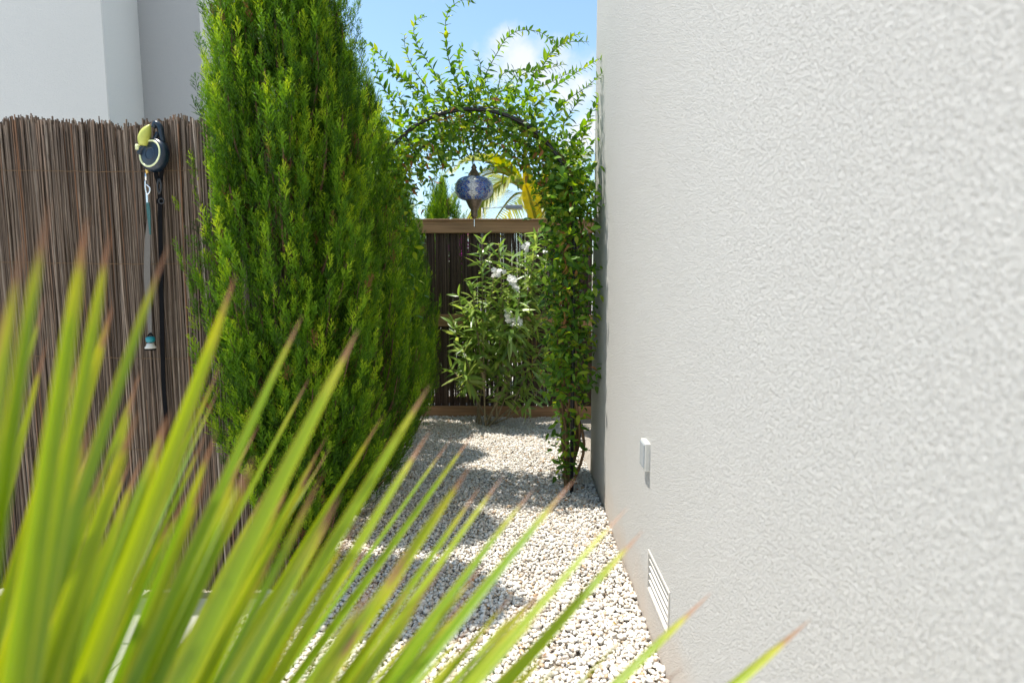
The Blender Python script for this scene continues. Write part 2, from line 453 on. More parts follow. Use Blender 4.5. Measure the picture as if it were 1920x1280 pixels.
h = thing('house', (-3.14, 5.7, 0), 'pale grey stepped house rising behind the reed fence', 'house')
HA, HB = P(196, 110, 5.2)[0], P(378, 110, 5.7)[0]
MB().box((-10, 5.20, -.05), (HA, 12, 5.7)).build('wall', M['render'], h, label='front wall projecting past the recessed wall')
MB().box((HA+.001, 5.70, -.05), (HB, 9.85, 5.70)).build('wall', M['render'], h, label='recessed wall with a long side face')
MB().box((HA+.002, 5.694, -.05), (HB-.0, 5.699, 5.69)).build('shading_panel', M['recess_shade'], h, label='face of the recessed wall, its shade put into a grey colour')  # thin added sheet, its darker colour stands in for shade in the recess
MB().box((HA+.0005, 5.205, -.05), (HA+.005, 5.693, 5.69)).build('shading_panel', M['bounce_light'], h, label='return of the front wall, bounced light put into a paler colour')  # thin added sheet, its paler colour stands in for light bounced onto the return
MB().box((HA+.003, 5.66, 5.70), (HB+.05, 9.90, 5.80)).build('coping', M['cap'], h)
MB().box((-10.04, 5.16, 5.701), (HA+.001, 12, 5.80)).build('coping', M['cap'], h)
MB().box((HB+.0005, 5.702, 4.19), (HB+.012, 9.85, 4.215)).build('trim_band', M['render'], h)

# ------------------------------------------------------------------ reed fence
def reeds(x0, x1, y, z0, z1, step, r, layers, parent, mat, wob=.004, topj=.012, gap=0.0, name='reed_panel'):
    xs = np.concatenate([np.arange(x0, x1, step) + rng.uniform(-.4, .4)*step for _ in range(layers)])
    n = len(xs); xs = xs + rng.uniform(-.5, .5, n)*step
    ys = y + np.repeat(np.arange(layers), math.ceil(n/layers))[:n]*r*1.7 + rng.normal(0, r*.35, n)
    rings = 7; sides = 5
    t = np.linspace(0, 1, rings)
    top = z1 + rng.normal(0, topj, n) + .011*np.sin(xs*9) + .010*np.sign(np.sin(xs*31+1))*np.sin(xs*53)
    zz = z0 + rng.uniform(0, .015, n)[:, None] + (top - z0)[:, None]*t[None]
    cx = xs[:, None] + rng.normal(0, wob*2.2, n)[:, None]*(t-.5)[None]*2 + np.cumsum(rng.normal(0, wob*.45, (n, rings)), 1)
    cy = ys[:, None] + rng.normal(0, wob*.35, (n, rings))
    rr = r*rng.uniform(.6, 1.3, n)
    th = np.arange(sides)*2*math.pi/sides
    V = np.stack([cx[..., None] + rr[:, None, None]*np.cos(th), cy[..., None] + rr[:, None, None]*np.sin(th), np.broadcast_to(zz[..., None], (n, rings, sides))], -1)
    q = np.array([(i*sides+j, i*sides+(j+1) % sides, (i+1)*sides+(j+1) % sides, (i+1)*sides+j) for i in range(rings-1) for j in range(sides)])
    Fc = (q[None] + (np.arange(n)*rings*sides)[:, None, None]).reshape(-1, 4)
    caps = np.array([[(rings-1)*sides+a for a in (0, 1, 2, 3)], [(rings-1)*sides+a for a in (0, 3, 4, 4)]])
    caps = (caps[:1][None] + (np.arange(n)*rings*sides)[:, None, None]).reshape(-1, 4)
    return part_np(name, V.reshape(-1, 3), np.vstack([Fc, caps]), mat, parent, True, np.repeat(rng.random(n), rings*sides), 'stuff')

f = thing('reed_fence', (-2.1, FY, 0), 'weathered brown reed screen fence with leashes hanging on it', 'fence')
reeds(-3.4, -.93, FY, .0, 1.915, .0046, .0029, 5, f, M['reed'], .005, .009)
for z in (.25, .62, 1.0, 1.38, 1.74):
    pts = [(x, FY-.0085+rng.normal(0, .0012), z+.004*math.sin(x*6+z)+rng.normal(0, .0015)) for x in np.arange(-3.4, -.93, .03)]
    MB().tube(pts, .0011, 4).build('binding_wire', M['vine_stem'], f)
for x in (-3.3, -1.9, -.97):
    MB().box((x-.035, FY+.035, -.03), (x+.035, FY+.105, 1.90)).build('post', M['wood_post'], f)

# ------------------------------------------------------------------ gate
g = thing('garden_gate', (0, GY, 0), 'dark reed gate with brown timber rails closing off the path', 'gate')
def gz(py): return P(900, py, GY)[2]
GX0, GX1 = -1.35, 1.30
MB().box((GX0, GY-.030, gz(437)), (GX1, GY+.030, gz(415))).build('rail', M['wood'], g, bevel=.004)
MB().box((GX0, GY-.045, gz(415)+.001), (GX1, GY+.045, gz(415)+.020)).build('cap_rail', M['wood'], g, bevel=.003)
MB().box((GX0, GY-.028, gz(611)), (GX1, GY-.004, gz(589))).build('rail', M['wood'], g, bevel=.004)
MB().box((GX0, GY-.032, gz(783)), (GX1, GY-.004, gz(760))).build('rail', M['wood'], g, bevel=.004)
MB().box((GX0, GY+.032, gz(757)), (GX1, GY+.055, gz(744))).build('rail', M['wood'], g, bevel=.004)
for x in (GX0+.05, GX1-.05, .62):
    MB().box((x-.04, GY+.060, -.03), (x+.04, GY+.14, gz(415)-.002)).build('post', M['wood_post'], g)
reeds(GX0, GX1, GY+.008, .05, gz(437)+.03, .0088, .0041, 3, g, M['gate_reed'], .002, .006)

# ------------------------------------------------------------------ cypress hedge
def spray(seed, nside, nsub, flat=.55):
    r = np.random.default_rng(seed); Q = []
    def blade(a, b, w):
        d = unit(b-a); s = unit(np.cross(d, r.normal(0, 1, 3)))*w*.5; m = a + (b-a)*.45
        Q.append([a, m+s, b, m-s])
    bend = r.normal(0, .05, 2)
    ax = lambda t: np.array([bend[0]*t*t, bend[1]*t*t, t])
    for k in range(3): blade(ax(k/3), ax((k+1.15)/3), .040-.006*k)
    for i in range(nside):
        t = .06 + .84*i/nside + r.uniform(-.02, .02)
        a = i*2.4 + r.normal(0, .35); L = (.40*(1-t)**.8+.10)*r.uniform(.75, 1.2)
        d = unit(np.array([math.cos(a), math.sin(a)*flat, r.uniform(1.0, 1.7)]))
        p0 = ax(t); p1 = p0 + d*L; blade(p0, p1, .036)
        for j in range(nsub):
            u = .25 + .65*j/nsub; q = p0 + d*L*u; s = 1 if j % 2 else -1
            e = unit(d + s*.7*unit(np.cross(d, r.normal(0, 1, 3))) + np.array([0, 0, .25]))
            blade(q, q + e*L*.42*r.uniform(.7, 1.2), .030)
    return np.array(Q)
SPR = [spray(s, 12, 5) for s in range(6)]
SPR_LO = [spray(40+s, 8, 2) for s in range(5)]
def scatter(temps, pos, axis, scale, roll, tone):
    V, T = [], []
    pick = rng.integers(0, len(temps), len(pos)); R = frames(axis, roll)
    for k, tm in enumerate(temps):
        s = pick == k
        if not s.any(): continue
        v = tm.reshape(-1, 3)
        w = np.einsum('nij,kj->nki', R[s], v)*scale[s][:, None, None] + pos[s][:, None, :]
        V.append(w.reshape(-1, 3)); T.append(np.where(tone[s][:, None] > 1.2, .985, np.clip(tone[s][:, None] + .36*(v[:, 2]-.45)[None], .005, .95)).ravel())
    V = np.vstack(V); return V, np.arange(len(V)).reshape(-1, 4), np.concatenate(T)

def cypress(cx, cy, H, prof, nplume, temps, size, label, seed, yscale=1.0, width=.062):
    global rng
    keep, rng = rng, np.random.default_rng(seed)
    t = thing('cypress_tree', (cx, cy, 0), label, 'tree', 'cypress hedge beside the path')
    zs, rs = np.array(prof)[:, 0]*H, np.array(prof)[:, 1]
    R = lambda z: np.interp(z, zs, rs)
    limb = MB()
    limb.tube(curve([(cx, cy, -.03), (cx+.02, cy, H*.3), (cx-.01, cy+.01, H*.65), (cx, cy, H*.92)], 12), np.linspace(.05, .008, 12), 8)
    limb.build('trunk', M['bark'], t, True)
    pos, ax, sc, tn = [], [], [], []
    limbs = MB()
    for i in range(nplume):
        z0 = rng.uniform(-.02, .86)**1.0*H; z0 = max(z0, .04)
        th = rng.uniform(0, 2*math.pi); h = rng.uniform(.34, .62)
        z1 = min(z0 + h, H + rng.normal(0, .06))
        if z1 - z0 < .1: continue
        wob = .03*math.sin(3*th+z0*4) + .03*math.sin(9*th+1.4*z0+seed) + rng.normal(0, .022)
        e = np.array([math.cos(th), math.sin(th)*yscale, 0])
        inner = rng.random() < .16
        k0, k1 = (.35, .7) if inner else (.62, 1.0)
        p0 = np.array([cx, cy, z0]) + e*R(z0)*k0
        pm = np.array([cx, cy, z0+(z1-z0)*.4]) + e*(R(z0+(z1-z0)*.4)*(k0+k1)*.53+wob*.6)
        p1 = np.array([cx, cy, z1]) + e*(max(R(z1)*k1 + wob + rng.normal(0, .014), .0))
        n = int(rng.integers(17, 25))
        cv = curve([p0, pm, p1], n)
        if rng.random() < .5: limbs.tube(cv[:n-4:2], np.linspace(.006, .002, len(cv[:n-4:2])), 4)
        tt = np.linspace(0, 1, n); d = unit(np.gradient(cv, axis=0))
        off = unit(rng.normal(0, 1, (n, 3)))*(width*(1-.8*tt)+.006)[:, None]*rng.uniform(.4, 1.1, (n, 1)); off[:, 2] *= .5
        pos.append(cv + off); ax.append(d + off/width*.42 + e*.16 + rng.normal(0, .13, (n, 3)) + np.array([0, 0, .55]))
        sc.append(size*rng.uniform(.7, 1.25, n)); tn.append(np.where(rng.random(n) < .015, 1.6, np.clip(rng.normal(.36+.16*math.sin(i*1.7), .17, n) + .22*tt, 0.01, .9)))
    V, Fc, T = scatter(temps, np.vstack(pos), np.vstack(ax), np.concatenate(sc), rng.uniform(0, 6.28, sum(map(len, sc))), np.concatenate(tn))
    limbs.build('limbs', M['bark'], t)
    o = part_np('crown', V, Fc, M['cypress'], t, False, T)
    rng = keep
PROF = [(0, .12), (.05, .18), (.12, .235), (.25, .29), (.42, .325), (.55, .335), (.72, .31), (.82, .265), (.89, .215), (.94, .17), (.98, .12), (1, .05)]
PROF2 = [(0, .14), (.06, .25), (.2, .32), (.5, .315), (.7, .27), (.85, .18), (.94, .10), (1.0, .02)]
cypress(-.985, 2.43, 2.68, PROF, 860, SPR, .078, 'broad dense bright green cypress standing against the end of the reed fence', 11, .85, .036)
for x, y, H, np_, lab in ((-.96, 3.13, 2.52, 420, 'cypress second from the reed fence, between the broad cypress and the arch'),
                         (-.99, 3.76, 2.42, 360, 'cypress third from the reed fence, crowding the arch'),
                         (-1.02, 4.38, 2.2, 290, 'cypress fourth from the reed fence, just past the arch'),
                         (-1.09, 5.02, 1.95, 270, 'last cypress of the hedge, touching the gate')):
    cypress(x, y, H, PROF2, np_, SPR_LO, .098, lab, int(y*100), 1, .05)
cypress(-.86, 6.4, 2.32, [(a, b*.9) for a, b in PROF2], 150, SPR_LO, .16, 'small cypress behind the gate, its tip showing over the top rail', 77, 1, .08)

# ------------------------------------------------------------------ arch
AX, AY0, AY1, AR, AZ = -.292, 3.47, 3.90, .617, 1.703
arch = thing('garden_arch', (AX, AY0, 0), 'black metal garden arch overgrown with vine across the path', 'arch')
def hoop(y, dr=0, n=40):
    a = np.linspace(math.pi, 0, n); r = AR+dr
    top = np.c_[AX+r*np.cos(a), np.full(n, y), AZ+r*np.sin(a)]
    return np.vstack([[(AX-r, y, -.03), (AX-r, y, .8)], top, [(AX+r, y, .8), (AX+r, y, -.03)]])
for y in (AY0, AY1):
    MB().tube(hoop(y), .0125, 8).build('hoop', M['black_metal'], arch, True)
for z in (.35, .75, 1.15, 1.55):
    for s in (-1, 1):
        MB().tube([(AX+s*AR, AY0, z), (AX+s*AR, AY1, z)], .006, 6).build('rung', M['black_metal'], arch)
for a in (20, 50, 75, 105, 130, 160):
    a = math.radians(a); x, z = AX+AR*math.cos(a), AZ+AR*math.sin(a)
    MB().tube([(x, AY0, z), (x, AY1, z)], .006, 6).build('rung', M['black_metal'], arch)

# ------------------------------------------------------------------ leaves (shared)
def leaf_mesh(name, L, wd, mat, fold=.25, droop=.18, seg=5, point=1.0):
    v, f = [], []
    for i in range(seg+1):
        t = i/seg; w = wd*.5*(math.sin(math.pi*min(1, t**.8*.98+.02))**point); z = -droop*L*t*t
        v += [(-w, L*t, z+fold*w), (0, L*t, z), (w, L*t, z+fold*w)]
    for i in range(seg):
        a = i*3; f += [(a, a+1, a+4, a+3), (a+1, a+2, a+5, a+4)]
    return np.array(v), f
class Foliage:
    """leaves of one plant: the first `limit` become objects of their own, the rest one part"""
    def __init__(s, parent, mat, temps, name='leaf'):
        s.p, s.temps, s.items, s.mat, s.name = parent, temps, [], mat, name
        s.me = [[raw_mesh(name, t[0], t[1], mat, True, np.full(len(t[0]), q)) for q in (.05, .2, .35, .5, .62, .75, .88, .97)] for t in temps]
    def add(s, pos, direction, up, size, prio): s.items.append((pos, direction, up, size, prio))
    def finish(s, limit, rest='foliage'):
        its = sorted(s.items, key=lambda i: -i[4]); base = BASE[s.p.name]
        mb_v, mb_f, mb_t, off = [], [], [], 0
        for k, (pos, d, up, size, _) in enumerate(its):
            y = unit(d); x = unit(np.cross(y, up)); z = np.cross(x, y); R = np.stack([x, y, z], 1)*size
            w = int(rng.integers(0, len(s.temps)))
            if k < limit:
                o = link(bpy.data.objects.new(s.name, s.me[w][int(rng.integers(0, 8))])); o.parent = s.p
                m = Matrix.Identity(4)
                for a in range(3):
                    for c in range(3): m[a][c] = R[a, c]
                    m[a][3] = pos[a]-base[a]
                o.matrix_local = m
            else:
                v, f = s.temps[w]; mb_v.append(v @ R.T + pos); mb_f.append(np.array(f)+off); off += len(v); mb_t.append(np.full(len(v), rng.random()))
        if mb_v: part_np(rest, np.vstack(mb_v), np.vstack(mb_f), s.mat, s.p, True, np.concatenate(mb_t), 'stuff')

# ------------------------------------------------------------------ vine
vine = thing('climbing_vine', (.33, 3.68, 0), 'leafy green vine covering the arch with long shoots against the sky', 'vine')
VT = [leaf_mesh('l', 1, w, None, fo, dr) for w, fo, dr in ((.40, .3, .15), (.46, .2, .3), (.36, .45, .05), (.5, .15, .22))]
vl = Foliage(vine, M['vine'], VT)
dl = Foliage(vine, M['dead'], [leaf_mesh('l', 1, .3, None, .9, .5), leaf_mesh('l', 1, .38, None, .7, .8)], 'withered_leaf')
def zz(*p): return [(640+x/2.909, y/2.909) for x, y in p]
SH = [zz((400,490),(270,360),(160,250),(90,235)), zz((470,480),(390,370),(350,270),(345,190)),
 zz((560,500),(480,350),(420,260),(395,170),(410,110),(455,95)), zz((660,540),(610,400),(580,300),(570,200),(570,110),(600,40),(670,0),(735,20)),
 zz((720,520),(665,400),(640,310),(660,260)), zz((760,500),(790,400),(850,290),(900,210),(980,165),(1090,180),(1160,240)),
 zz((1000,560),(1060,430),(1120,330),(1180,260),(1260,200),(1310,185)), zz((1100,360),(1160,270),(1250,230),(1350,230)),
 zz((1080,570),(1160,480),(1260,410),(1360,350),(1430,310)), zz((1150,640),(1230,550),(1330,480),(1420,400),(1450,360)),
 zz((1250,800),(1320,700),(1370,600),(1430,500),(1455,440)), zz((1250,930),(1300,850),(1380,770),(1450,680)),
 zz((730,560),(740,430),(760,360),(730,280)), zz((850,560),(870,420),(940,385),(1030,380)),
 zz((300,560),(230,480),(190,400),(170,300)), zz((520,560),(420,490),(330,430),(250,380)),
 zz((940,560),(960,450),(1000,400),(1100,380),(1220,350)), zz((1200,700),(1260,600),(1320,500)),
 zz((600,600),(560,480),(530,420)), zz((820,560),(900,470),(960,400)), zz((1230,900),(1290,800),(1340,700),(1360,640)),
 zz((340,650),(280,580),(240,500)), zz((1060,620),(1060,500),(1140,450),(1280,380)), zz((480,600),(430,540),(400,500)),
 zz((700,600),(720,520),(790,450),(800,420)), zz((980,620),(1010,540),(1060,470)), zz((1120,700),(1190,620),(1240,560)),
 zz((900,600),(930,500),(930,430)), zz((640,600),(620,520),(650,440)), zz((380,640),(330,560),(300,470)),
 zz((560,760),(550,850),(560,930)), zz((590,760),(600,850),(620,930)), zz((760,760),(790,850),(845,930)), zz((690,760),(680,820),(670,880)),
 zz((1200,1000),(1290,950),(1370,900),(1440,900)), zz((1200,1100),(1330,1060),(1420,1020)), zz((520,800),(530,870),(500,920))]
def shoot(poly, Y, dY, lsize, prio, spacing=.022):
    n = len(poly); pts = [P(x, y, Y + dY*i/(n-1)) for i, (x, y) in enumerate(poly)]
    c = curve(pts, 10*n); L = np.r_[0, np.cumsum(np.linalg.norm(np.diff(c, axis=0), axis=1))]
    MB().tube(c, np.linspace(.0032, .0013, len(c)), 5).build('shoot', M['shoot_stem'], vine, True)
    s = rng.uniform(0, spacing); k = 0; ax = unit(c[-1]-c[0]); roll0 = rng.uniform(0, 6)
    while s < L[-1]:
        p = np.array([np.interp(s, L, c[:, a]) for a in range(3)]); q = np.array([np.interp(min(s+.02, L[-1]), L, c[:, a]) for a in range(3)])
        d = unit(q-p + 1e-6) if s < L[-1]-.02 else ax
        f0 = s/L[-1]; roll = roll0 + k*1.57
        a = unit(np.cross(d, (0, 1, .2))); b = np.cross(d, a)
        for sg in (0, math.pi):
            e = a*math.cos(roll+sg) + b*math.sin(roll+sg)
            sz = lsize*(1.15-.6*f0)*rng.uniform(.75, 1.2)
            vl.add(p, d*rng.uniform(.4, .9) + e + rng.normal(0, .2, 3), unit(e*-.3 + d + np.array([0, -.3, .8]) + rng.normal(0, .3, 3)), sz, prio*sz)
        s += spacing*rng.uniform(.8, 1.5)*(1.1-.35*f0); k += 1
for i, s in enumerate(SH): shoot(s, rng.uniform(3.42, 3.8), rng.normal(0, .12), .062, 2.0)
def rnd_leaf(p, size, prio, up=None, dead=0):
    e = rng.normal(0, 1, 3); e[2] = e[2]*.5 - .35
    u = unit(np.array([0, -.35, .8]) + rng.normal(0, .55, 3))
    (dl if rng.random() < dead else vl).add(p, e, u, size*rng.uniform(.7, 1.25), prio*rng.uniform(.6, 1))
for i in range(5400):                                   # mass along the hoop
    a = math.radians(rng.uniform(2, 178)); out = rng.random() < .56
    dr = abs(rng.normal(0, .125)) if out else -abs(rng.normal(0, .085))
    if abs(math.degrees(a)-90) < 55 and not out: dr *= 1.15
    fade = 1 if not out else np.clip(1.3-abs(dr)*2.6, .2, 1)
    if rng.random() > fade: continue
    y = rng.uniform(AY0-.05, AY1+.12) + rng.normal(0, .04)
    r = AR + dr
    p = np.array([AX+r*math.cos(a), y, AZ+r*math.sin(a)])
    if p[0] > XW-.02 and p[1] < YEND+.05: continue
    rnd_leaf(p, .05, 1.0 if y < AY0+.1 else .4, dead=.10 if not out else .008)
for i in range(3700):                                   # right-hand column
    z = rng.uniform(.08, 2.0); k = .55 if z < .5 else 1.0
    if z < .6 and rng.random() < .72: continue
    x = AX+AR + rng.normal(-.01, .09*k) - .015; y = AY0-.15*k + (AY1-AY0+.2)*rng.random()**1.35 + rng.normal(0, .03)
    if x > XW-.015: continue
    if x < AX+AR-.19: continue
    rnd_leaf(np.array([x, y, z]), .054, 1.0 if y < AY0 else .3, dead=.012)
for i in range(900):                                    # left-hand column, half lost in the hedge
    rnd_leaf(np.array([AX-AR + rng.normal(.07, .07), rng.uniform(AY0-.05, AY1+.1), rng.uniform(.9, 2.0)]), .055, .2)
for i in range(26):                                     # withered trail down the column
    z = 1.05 + .55*i/26; rnd_leaf(np.array([.265+.02*math.sin(z*20), 3.36, z]), .045, 1, dead=1)
for k in range(12):
    r0 = AX+AR + rng.normal(0, .035)
    pts = [(r0+.03*rng.normal(), rng.uniform(AY0-.03, AY1), z) for z in (-.02, .3, .6, .9, 1.2, 1.6)]
    pts += [(AX+(AR+.03)*math.cos(a), rng.uniform(AY0, AY1), AZ+(AR+.03)*math.sin(a)) for a in np.radians((15, 40, 65, 90, 112)[:3+k % 3])]
    MB().tube(curve(pts, 46), np.linspace(.010, .003, 46), 6).build('stem', M['vine_stem'], vine, True)
vl.finish(300); dl.finish(80, 'withered_foliage')

# ------------------------------------------------------------------ lantern
LZ = P(886, 354, 3.68); LX, LY, LC = AX, 3.68, LZ[2]
k = .122
ln = thing('mosaic_lantern', (LX, LY, LC-.235), 'blue and white mosaic glass lantern hanging from the arch', 'lantern')
prof = [(k*math.cos(a)**.52, .074*math.sin(a)) for a in np.linspace(-1.44, 1.44, 29)]
gb = MB().lathe(prof, (LX, LY, LC), 48).build('globe', M['mosaic'], ln, True)
uvl = gb.data.uv_layers.new(name='UVMap')
co = np.array([v.co[:] for v in gb.data.vertices]); cz = LC-(LC-.235)
for poly in gb.data.polygons:
    us = []
    for li in poly.loop_indices:
        v = co[gb.data.loops[li].vertex_index]; us.append([(math.atan2(v[1], v[0])/(2*math.pi)) % 1, (v[2]-cz)/.148+.5])
    if max(u[0] for u in us)-min(u[0] for u in us) > .5:
        for u in us:
            if u[0] < .5: u[0] += 1
    for li, u in zip(poly.loop_indices, us): uvl.data[li].uv = u
MB().lathe([(.044, .068), (.039, .079), (.034, .093), (.024, .107), (.017, .118), (.014, .124), (.020, .130), (.014, .138), (.008, .150), (0, .160)], (LX, LY, LC), 28).build('cap', M['bronze'], ln, True)
MB().lathe([(.049, -.064), (.054, -.074), (.047, -.088), (.040, -.104), (.030, -.122), (.022, -.130), (.020, -.158), (.024, -.166), (.016, -.176), (.012, -.184), (0, -.190)], (LX, LY, LC), 28).build('base_cup', M['bronze'], ln, True)
MB().tube([(LX, LY, LC-.186), (LX, LY, LC-.235)], .0025, 6).build('drop_pin', M['steel'], ln)
MB().tube([(LX-.02, LY, LC-.165), (LX-.035, LY, LC-.19)], .003, 6).build('latch', M['bronze'], ln)
ch = MB(); z = LC+.160; i = 0
while z < AZ+AR-.012:
    a = np.linspace(0, 2*math.pi, 11); e = np.array([1, 0, 0.]) if i % 2 else np.array([0, 1., 0])
    ch.tube([np.array([LX, LY, z+.013]) + e*.0075*math.cos(q) + np.array([0, 0, .014*math.sin(q)]) for q in a], .0022, 5, caps=False); z += .0225; i += 1
ch.build('chain', M['bronze'], ln, True)
MB().tube([(LX, AY0, AZ+AR-.014), (LX, AY1, AZ+AR-.014)], .005, 6).build('hook_bar', M['black_metal'], ln)

# ------------------------------------------------------------------ oleander
ob = np.array([*P(905, 798, 5.14)[:2], 0])
ole = thing('oleander_shrub', ob, 'leafy oleander with white blossom growing in front of the gate', 'shrub')
OT = [leaf_mesh('l', 1, w, None, .3, d, 5, .8) for w, d in ((.19, .12), (.22, .25), (.17, .02))]
ol = Foliage(ole, M['oleander'], OT)
tips = [(1010,428),(985,440),(935,455),(903,445),(884,530),(858,548),(850,600),(1022,495),(1030,560),(962,480),(868,650),(1000,600),(1028,650),(930,600),(846,690),(915,560),(975,555),(1005,520),(890,600),(945,650),(990,680),(1030,700),(870,700),(910,690),(960,700),(925,520),(1000,470),(880,570),(1035,610),(940,570)]
mains = []
for i, (x, y) in enumerate(tips):
    Y = 5.12 + rng.normal(0, .13); tp = P(x, y, Y); b0 = ob + np.array([rng.normal(0, .05), rng.normal(0, .04), -.03])
    sp = np.array([(tp[0]-b0[0]), (tp[1]-b0[1]), 0])
    if i % 3 == 0:
        c = curve([b0, b0 + sp*.42+[0, 0, .26*tp[2]], b0+sp*.78+[0, 0, .66*tp[2]], tp], 26); mains.append(c)
    else:                                               # a branch leaving the nearest main stem
        m0 = min(mains, key=lambda k: abs(k[-1][0]-tp[0]))[7+i % 4]
        c = curve([m0, m0*.62+tp*.38+[0, 0, .03], m0*.3+tp*.7, tp], 26)
    MB().tube(c, np.linspace(.0085 if i % 2 else .011, .003, 26), 6).build('stem', M['oleander_stem'], ole, True)
    L = np.r_[0, np.cumsum(np.linalg.norm(np.diff(c, axis=0), axis=1))]
    s = L[-1]*(.22 if i % 3 else .48); w = rng.uniform(0, 6)
    while s < L[-1]+.001:
        p = np.array([np.interp(s, L, c[:, a]) for a in range(3)]); fr = s/L[-1]
        d = unit(c[-1]-c[-6]) if fr > .75 else unit(c[18]-c[8])
        a = unit(np.cross(d, (0, 1, .1))); b = np.cross(d, a)
        for q in range(3):
            e = a*math.cos(w+q*2.09)+b*math.sin(w+q*2.09) + rng.normal(0, .28, 3); rise = -.35+1.7*max(0, fr-.45) + rng.normal(0, .45)
            sz = rng.uniform(.115, .20)*(1.0 if fr < .95 else .8)
            ol.add(p, e + d*rise, unit(d + e*-.2 + [0, -.3, .2] + rng.normal(0, .5, 3)), sz, sz*(1.5 if Y < 5.12 else 1))
        w += rng.uniform(.6, 1.6); s += rng.uniform(.03, .052)
ol.finish(300)
def blossom(px, py, Y, n, r):
    c = P(px, py, Y-.13); mb = MB()
    for i in range(n):
        p = c + rng.normal(0, r, 3)*[1, .6, .8]; nrm = unit(rng.normal(0, .5, 3)+[0, -.8, .5]); R = frames(nrm[None], np.array([rng.uniform(0, 6)]))[0]
        for q in range(5):
            a = q*1.2566; e = R @ np.array([math.cos(a), math.sin(a), .25]); sd = R @ np.array([-math.sin(a), math.cos(a), 0]); z = R @ np.array([0, 0, 1.])
            mb.add([p, p+e*.012+sd*.009, p+e*.022+sd*.006-z*.003, p+e*.022-sd*.006-z*.003, p+e*.012-sd*.009], [(0, 1, 2, 3, 4)], rng.random())
    mb.build('flower_cluster', M['petal'], ole)
for q in ((932, 511, 4.98, 13, .034), (958, 522, 4.98, 8, .022), (966, 600, 4.93, 15, .032), (950, 590, 4.95, 6, .02), (990, 464, 5.0, 7, .02), (966, 540, 5.0, 5, .016), (1024, 470, 5.0, 5, .014)): blossom(*q)

# ------------------------------------------------------------------ things on the house wall
pl = thing('outlet_box', (XW, 2.13, .57), 'small white covered outlet box fixed to the stucco wall', 'outlet')
z1, z0 = 1.3-(831-531)/F*2.13, 1.3-(890-531)/F*2.1
MB().box((XW-.019, 2.09, z0), (XW+.002, 2.175, z1)).build('housing', M['white_plastic'], pl, bevel=.003)
MB().box((XW-.0235, 2.099, z0+.010), (XW-.0188, 2.168, z1-.006)).build('cover', M['grey_cover'], pl, bevel=.002)
vt = thing('air_vent', (XW, 1.92, .15), 'pale louvred air vent set low in the stucco wall', 'vent')
vy0, vy1, vz0, vz1 = VY0+.001, VY1-.001, VZ0+.001, VZ1-.001
MB().box((XW+.030, vy0, vz0), (XW+.036, vy1, vz1)).build('backing', M['vent_dark'], vt)
fr = MB()
for lo, hi in (((vy0, vz0), (vy1, vz0+.010)), ((vy0, vz1-.010), (vy1, vz1)), ((vy0, vz0+.0102), (vy0+.009, vz1-.0102)), ((vy1-.009, vz0+.0102), (vy1, vz1-.0102))):
    fr.box((XW-.004, lo[0], lo[1]), (XW+.029, hi[0], hi[1]))
fr.build('frame', M['vent_paint'], vt)
for i in range(5):
    z = vz0+.013+i*.0275; a, b, y0, y1 = XW-.001, XW+.017, vy0+.0092, vy1-.0092
    MB().add([(a, y0, z), (a, y1, z), (b, y1, z+.0075), (b, y0, z+.0075), (a, y0, z-.002), (a, y1, z-.002), (b, y1, z+.005), (b, y0, z+.005)],
             [(0, 1, 2, 3), (4, 7, 6, 5), (0, 4, 5, 1), (2, 6, 7, 3), (1, 5, 6, 2), (3, 7, 4, 0)]).build('slat', M['vent_paint'], vt)

# ------------------------------------------------------------------ leashes on the fence
YL = FY-.045
def Q(x, y, dy=0): return P(x, y, YL+dy)
px = YL/F
def ring_disc(c, axis, prof, sides=28):          # lathe about any axis
    R = frames(unit(axis)[None], np.array([0.]))[0]; m = MB(); m.lathe(prof, (0, 0, 0), sides)
    m.v[0] = m.v[0] @ R.T + c; return m
lc = Q(290, 291)
le = thing('retractable_leash', Q(290, 330), 'navy retractable dog leash with lime grip hung on the reed fence', 'leash')
axd = np.array([-.30, -1, .12]); r = 31*px
ring_disc(lc, axd, [(0, -.016), (r*.9, -.016), (r*1.0, -.009), (r*1.0, .008), (r*.90, .018), (r*.82, .021), (0, .021)]).build('case', M['navy'], le, True)
ring_disc(lc, axd, [(r*.70, .0205), (r*.72, .0232), (r*.80, .0232), (r*.82, .0205)]).build('trim_ring', M['pale_lime'], le, True)
ring_disc(lc, axd, [(r*.30, .0205), (r*.32, .0224), (r*.40, .0224), (r*.42, .0205)]).build('emblem_ring', M['navy'], le, True)
MB().tube(curve([Q(306, 268), Q(303, 252), Q(300, 238), Q(292, 231), Q(288, 240)], 20), [.011*(1-.35*abs(t-.4)) for t in np.linspace(0, 1, 20)], 8).build('handle', M['navy'], le, True)
MB().tube(curve([Q(262, 290), Q(268, 278), Q(280, 272), Q(290, 262), Q(296, 248)], 18), np.linspace(.012, .007, 18), 8).build('handle', M['navy'], le, True)
MB().tube(curve([Q(269, 273, -.012), Q(270, 260, -.012), Q(275, 246, -.012), Q(281, 234, -.010)], 16), [.021*px/px*math.sin(math.pi*(.22+.76*t))**.8 for t in np.linspace(0, 1, 16)], 10).build('grip_pad', M['lime'], le, True)
MB().tube([Q(258, 271, -.005), Q(258, 281, -.005)], .008, 8).build('brake_button', M['pale_lime'], le, True)
MB().tube([Q(275, 313), Q(277, 325)], .007, 8).build('cord_outlet', M['brass'], le, True)
MB().tube([Q(274, 325), Q(274, 338)], .005, 8).build('swivel', M['steel'], le, True)
MB().tube(curve([Q(273, 338), Q(273, 352), Q(276, 364), Q(281, 360), Q(281, 352), Q(275, 346)], 24), .0035, 6).build('snap_hook', M['steel'], le, True)
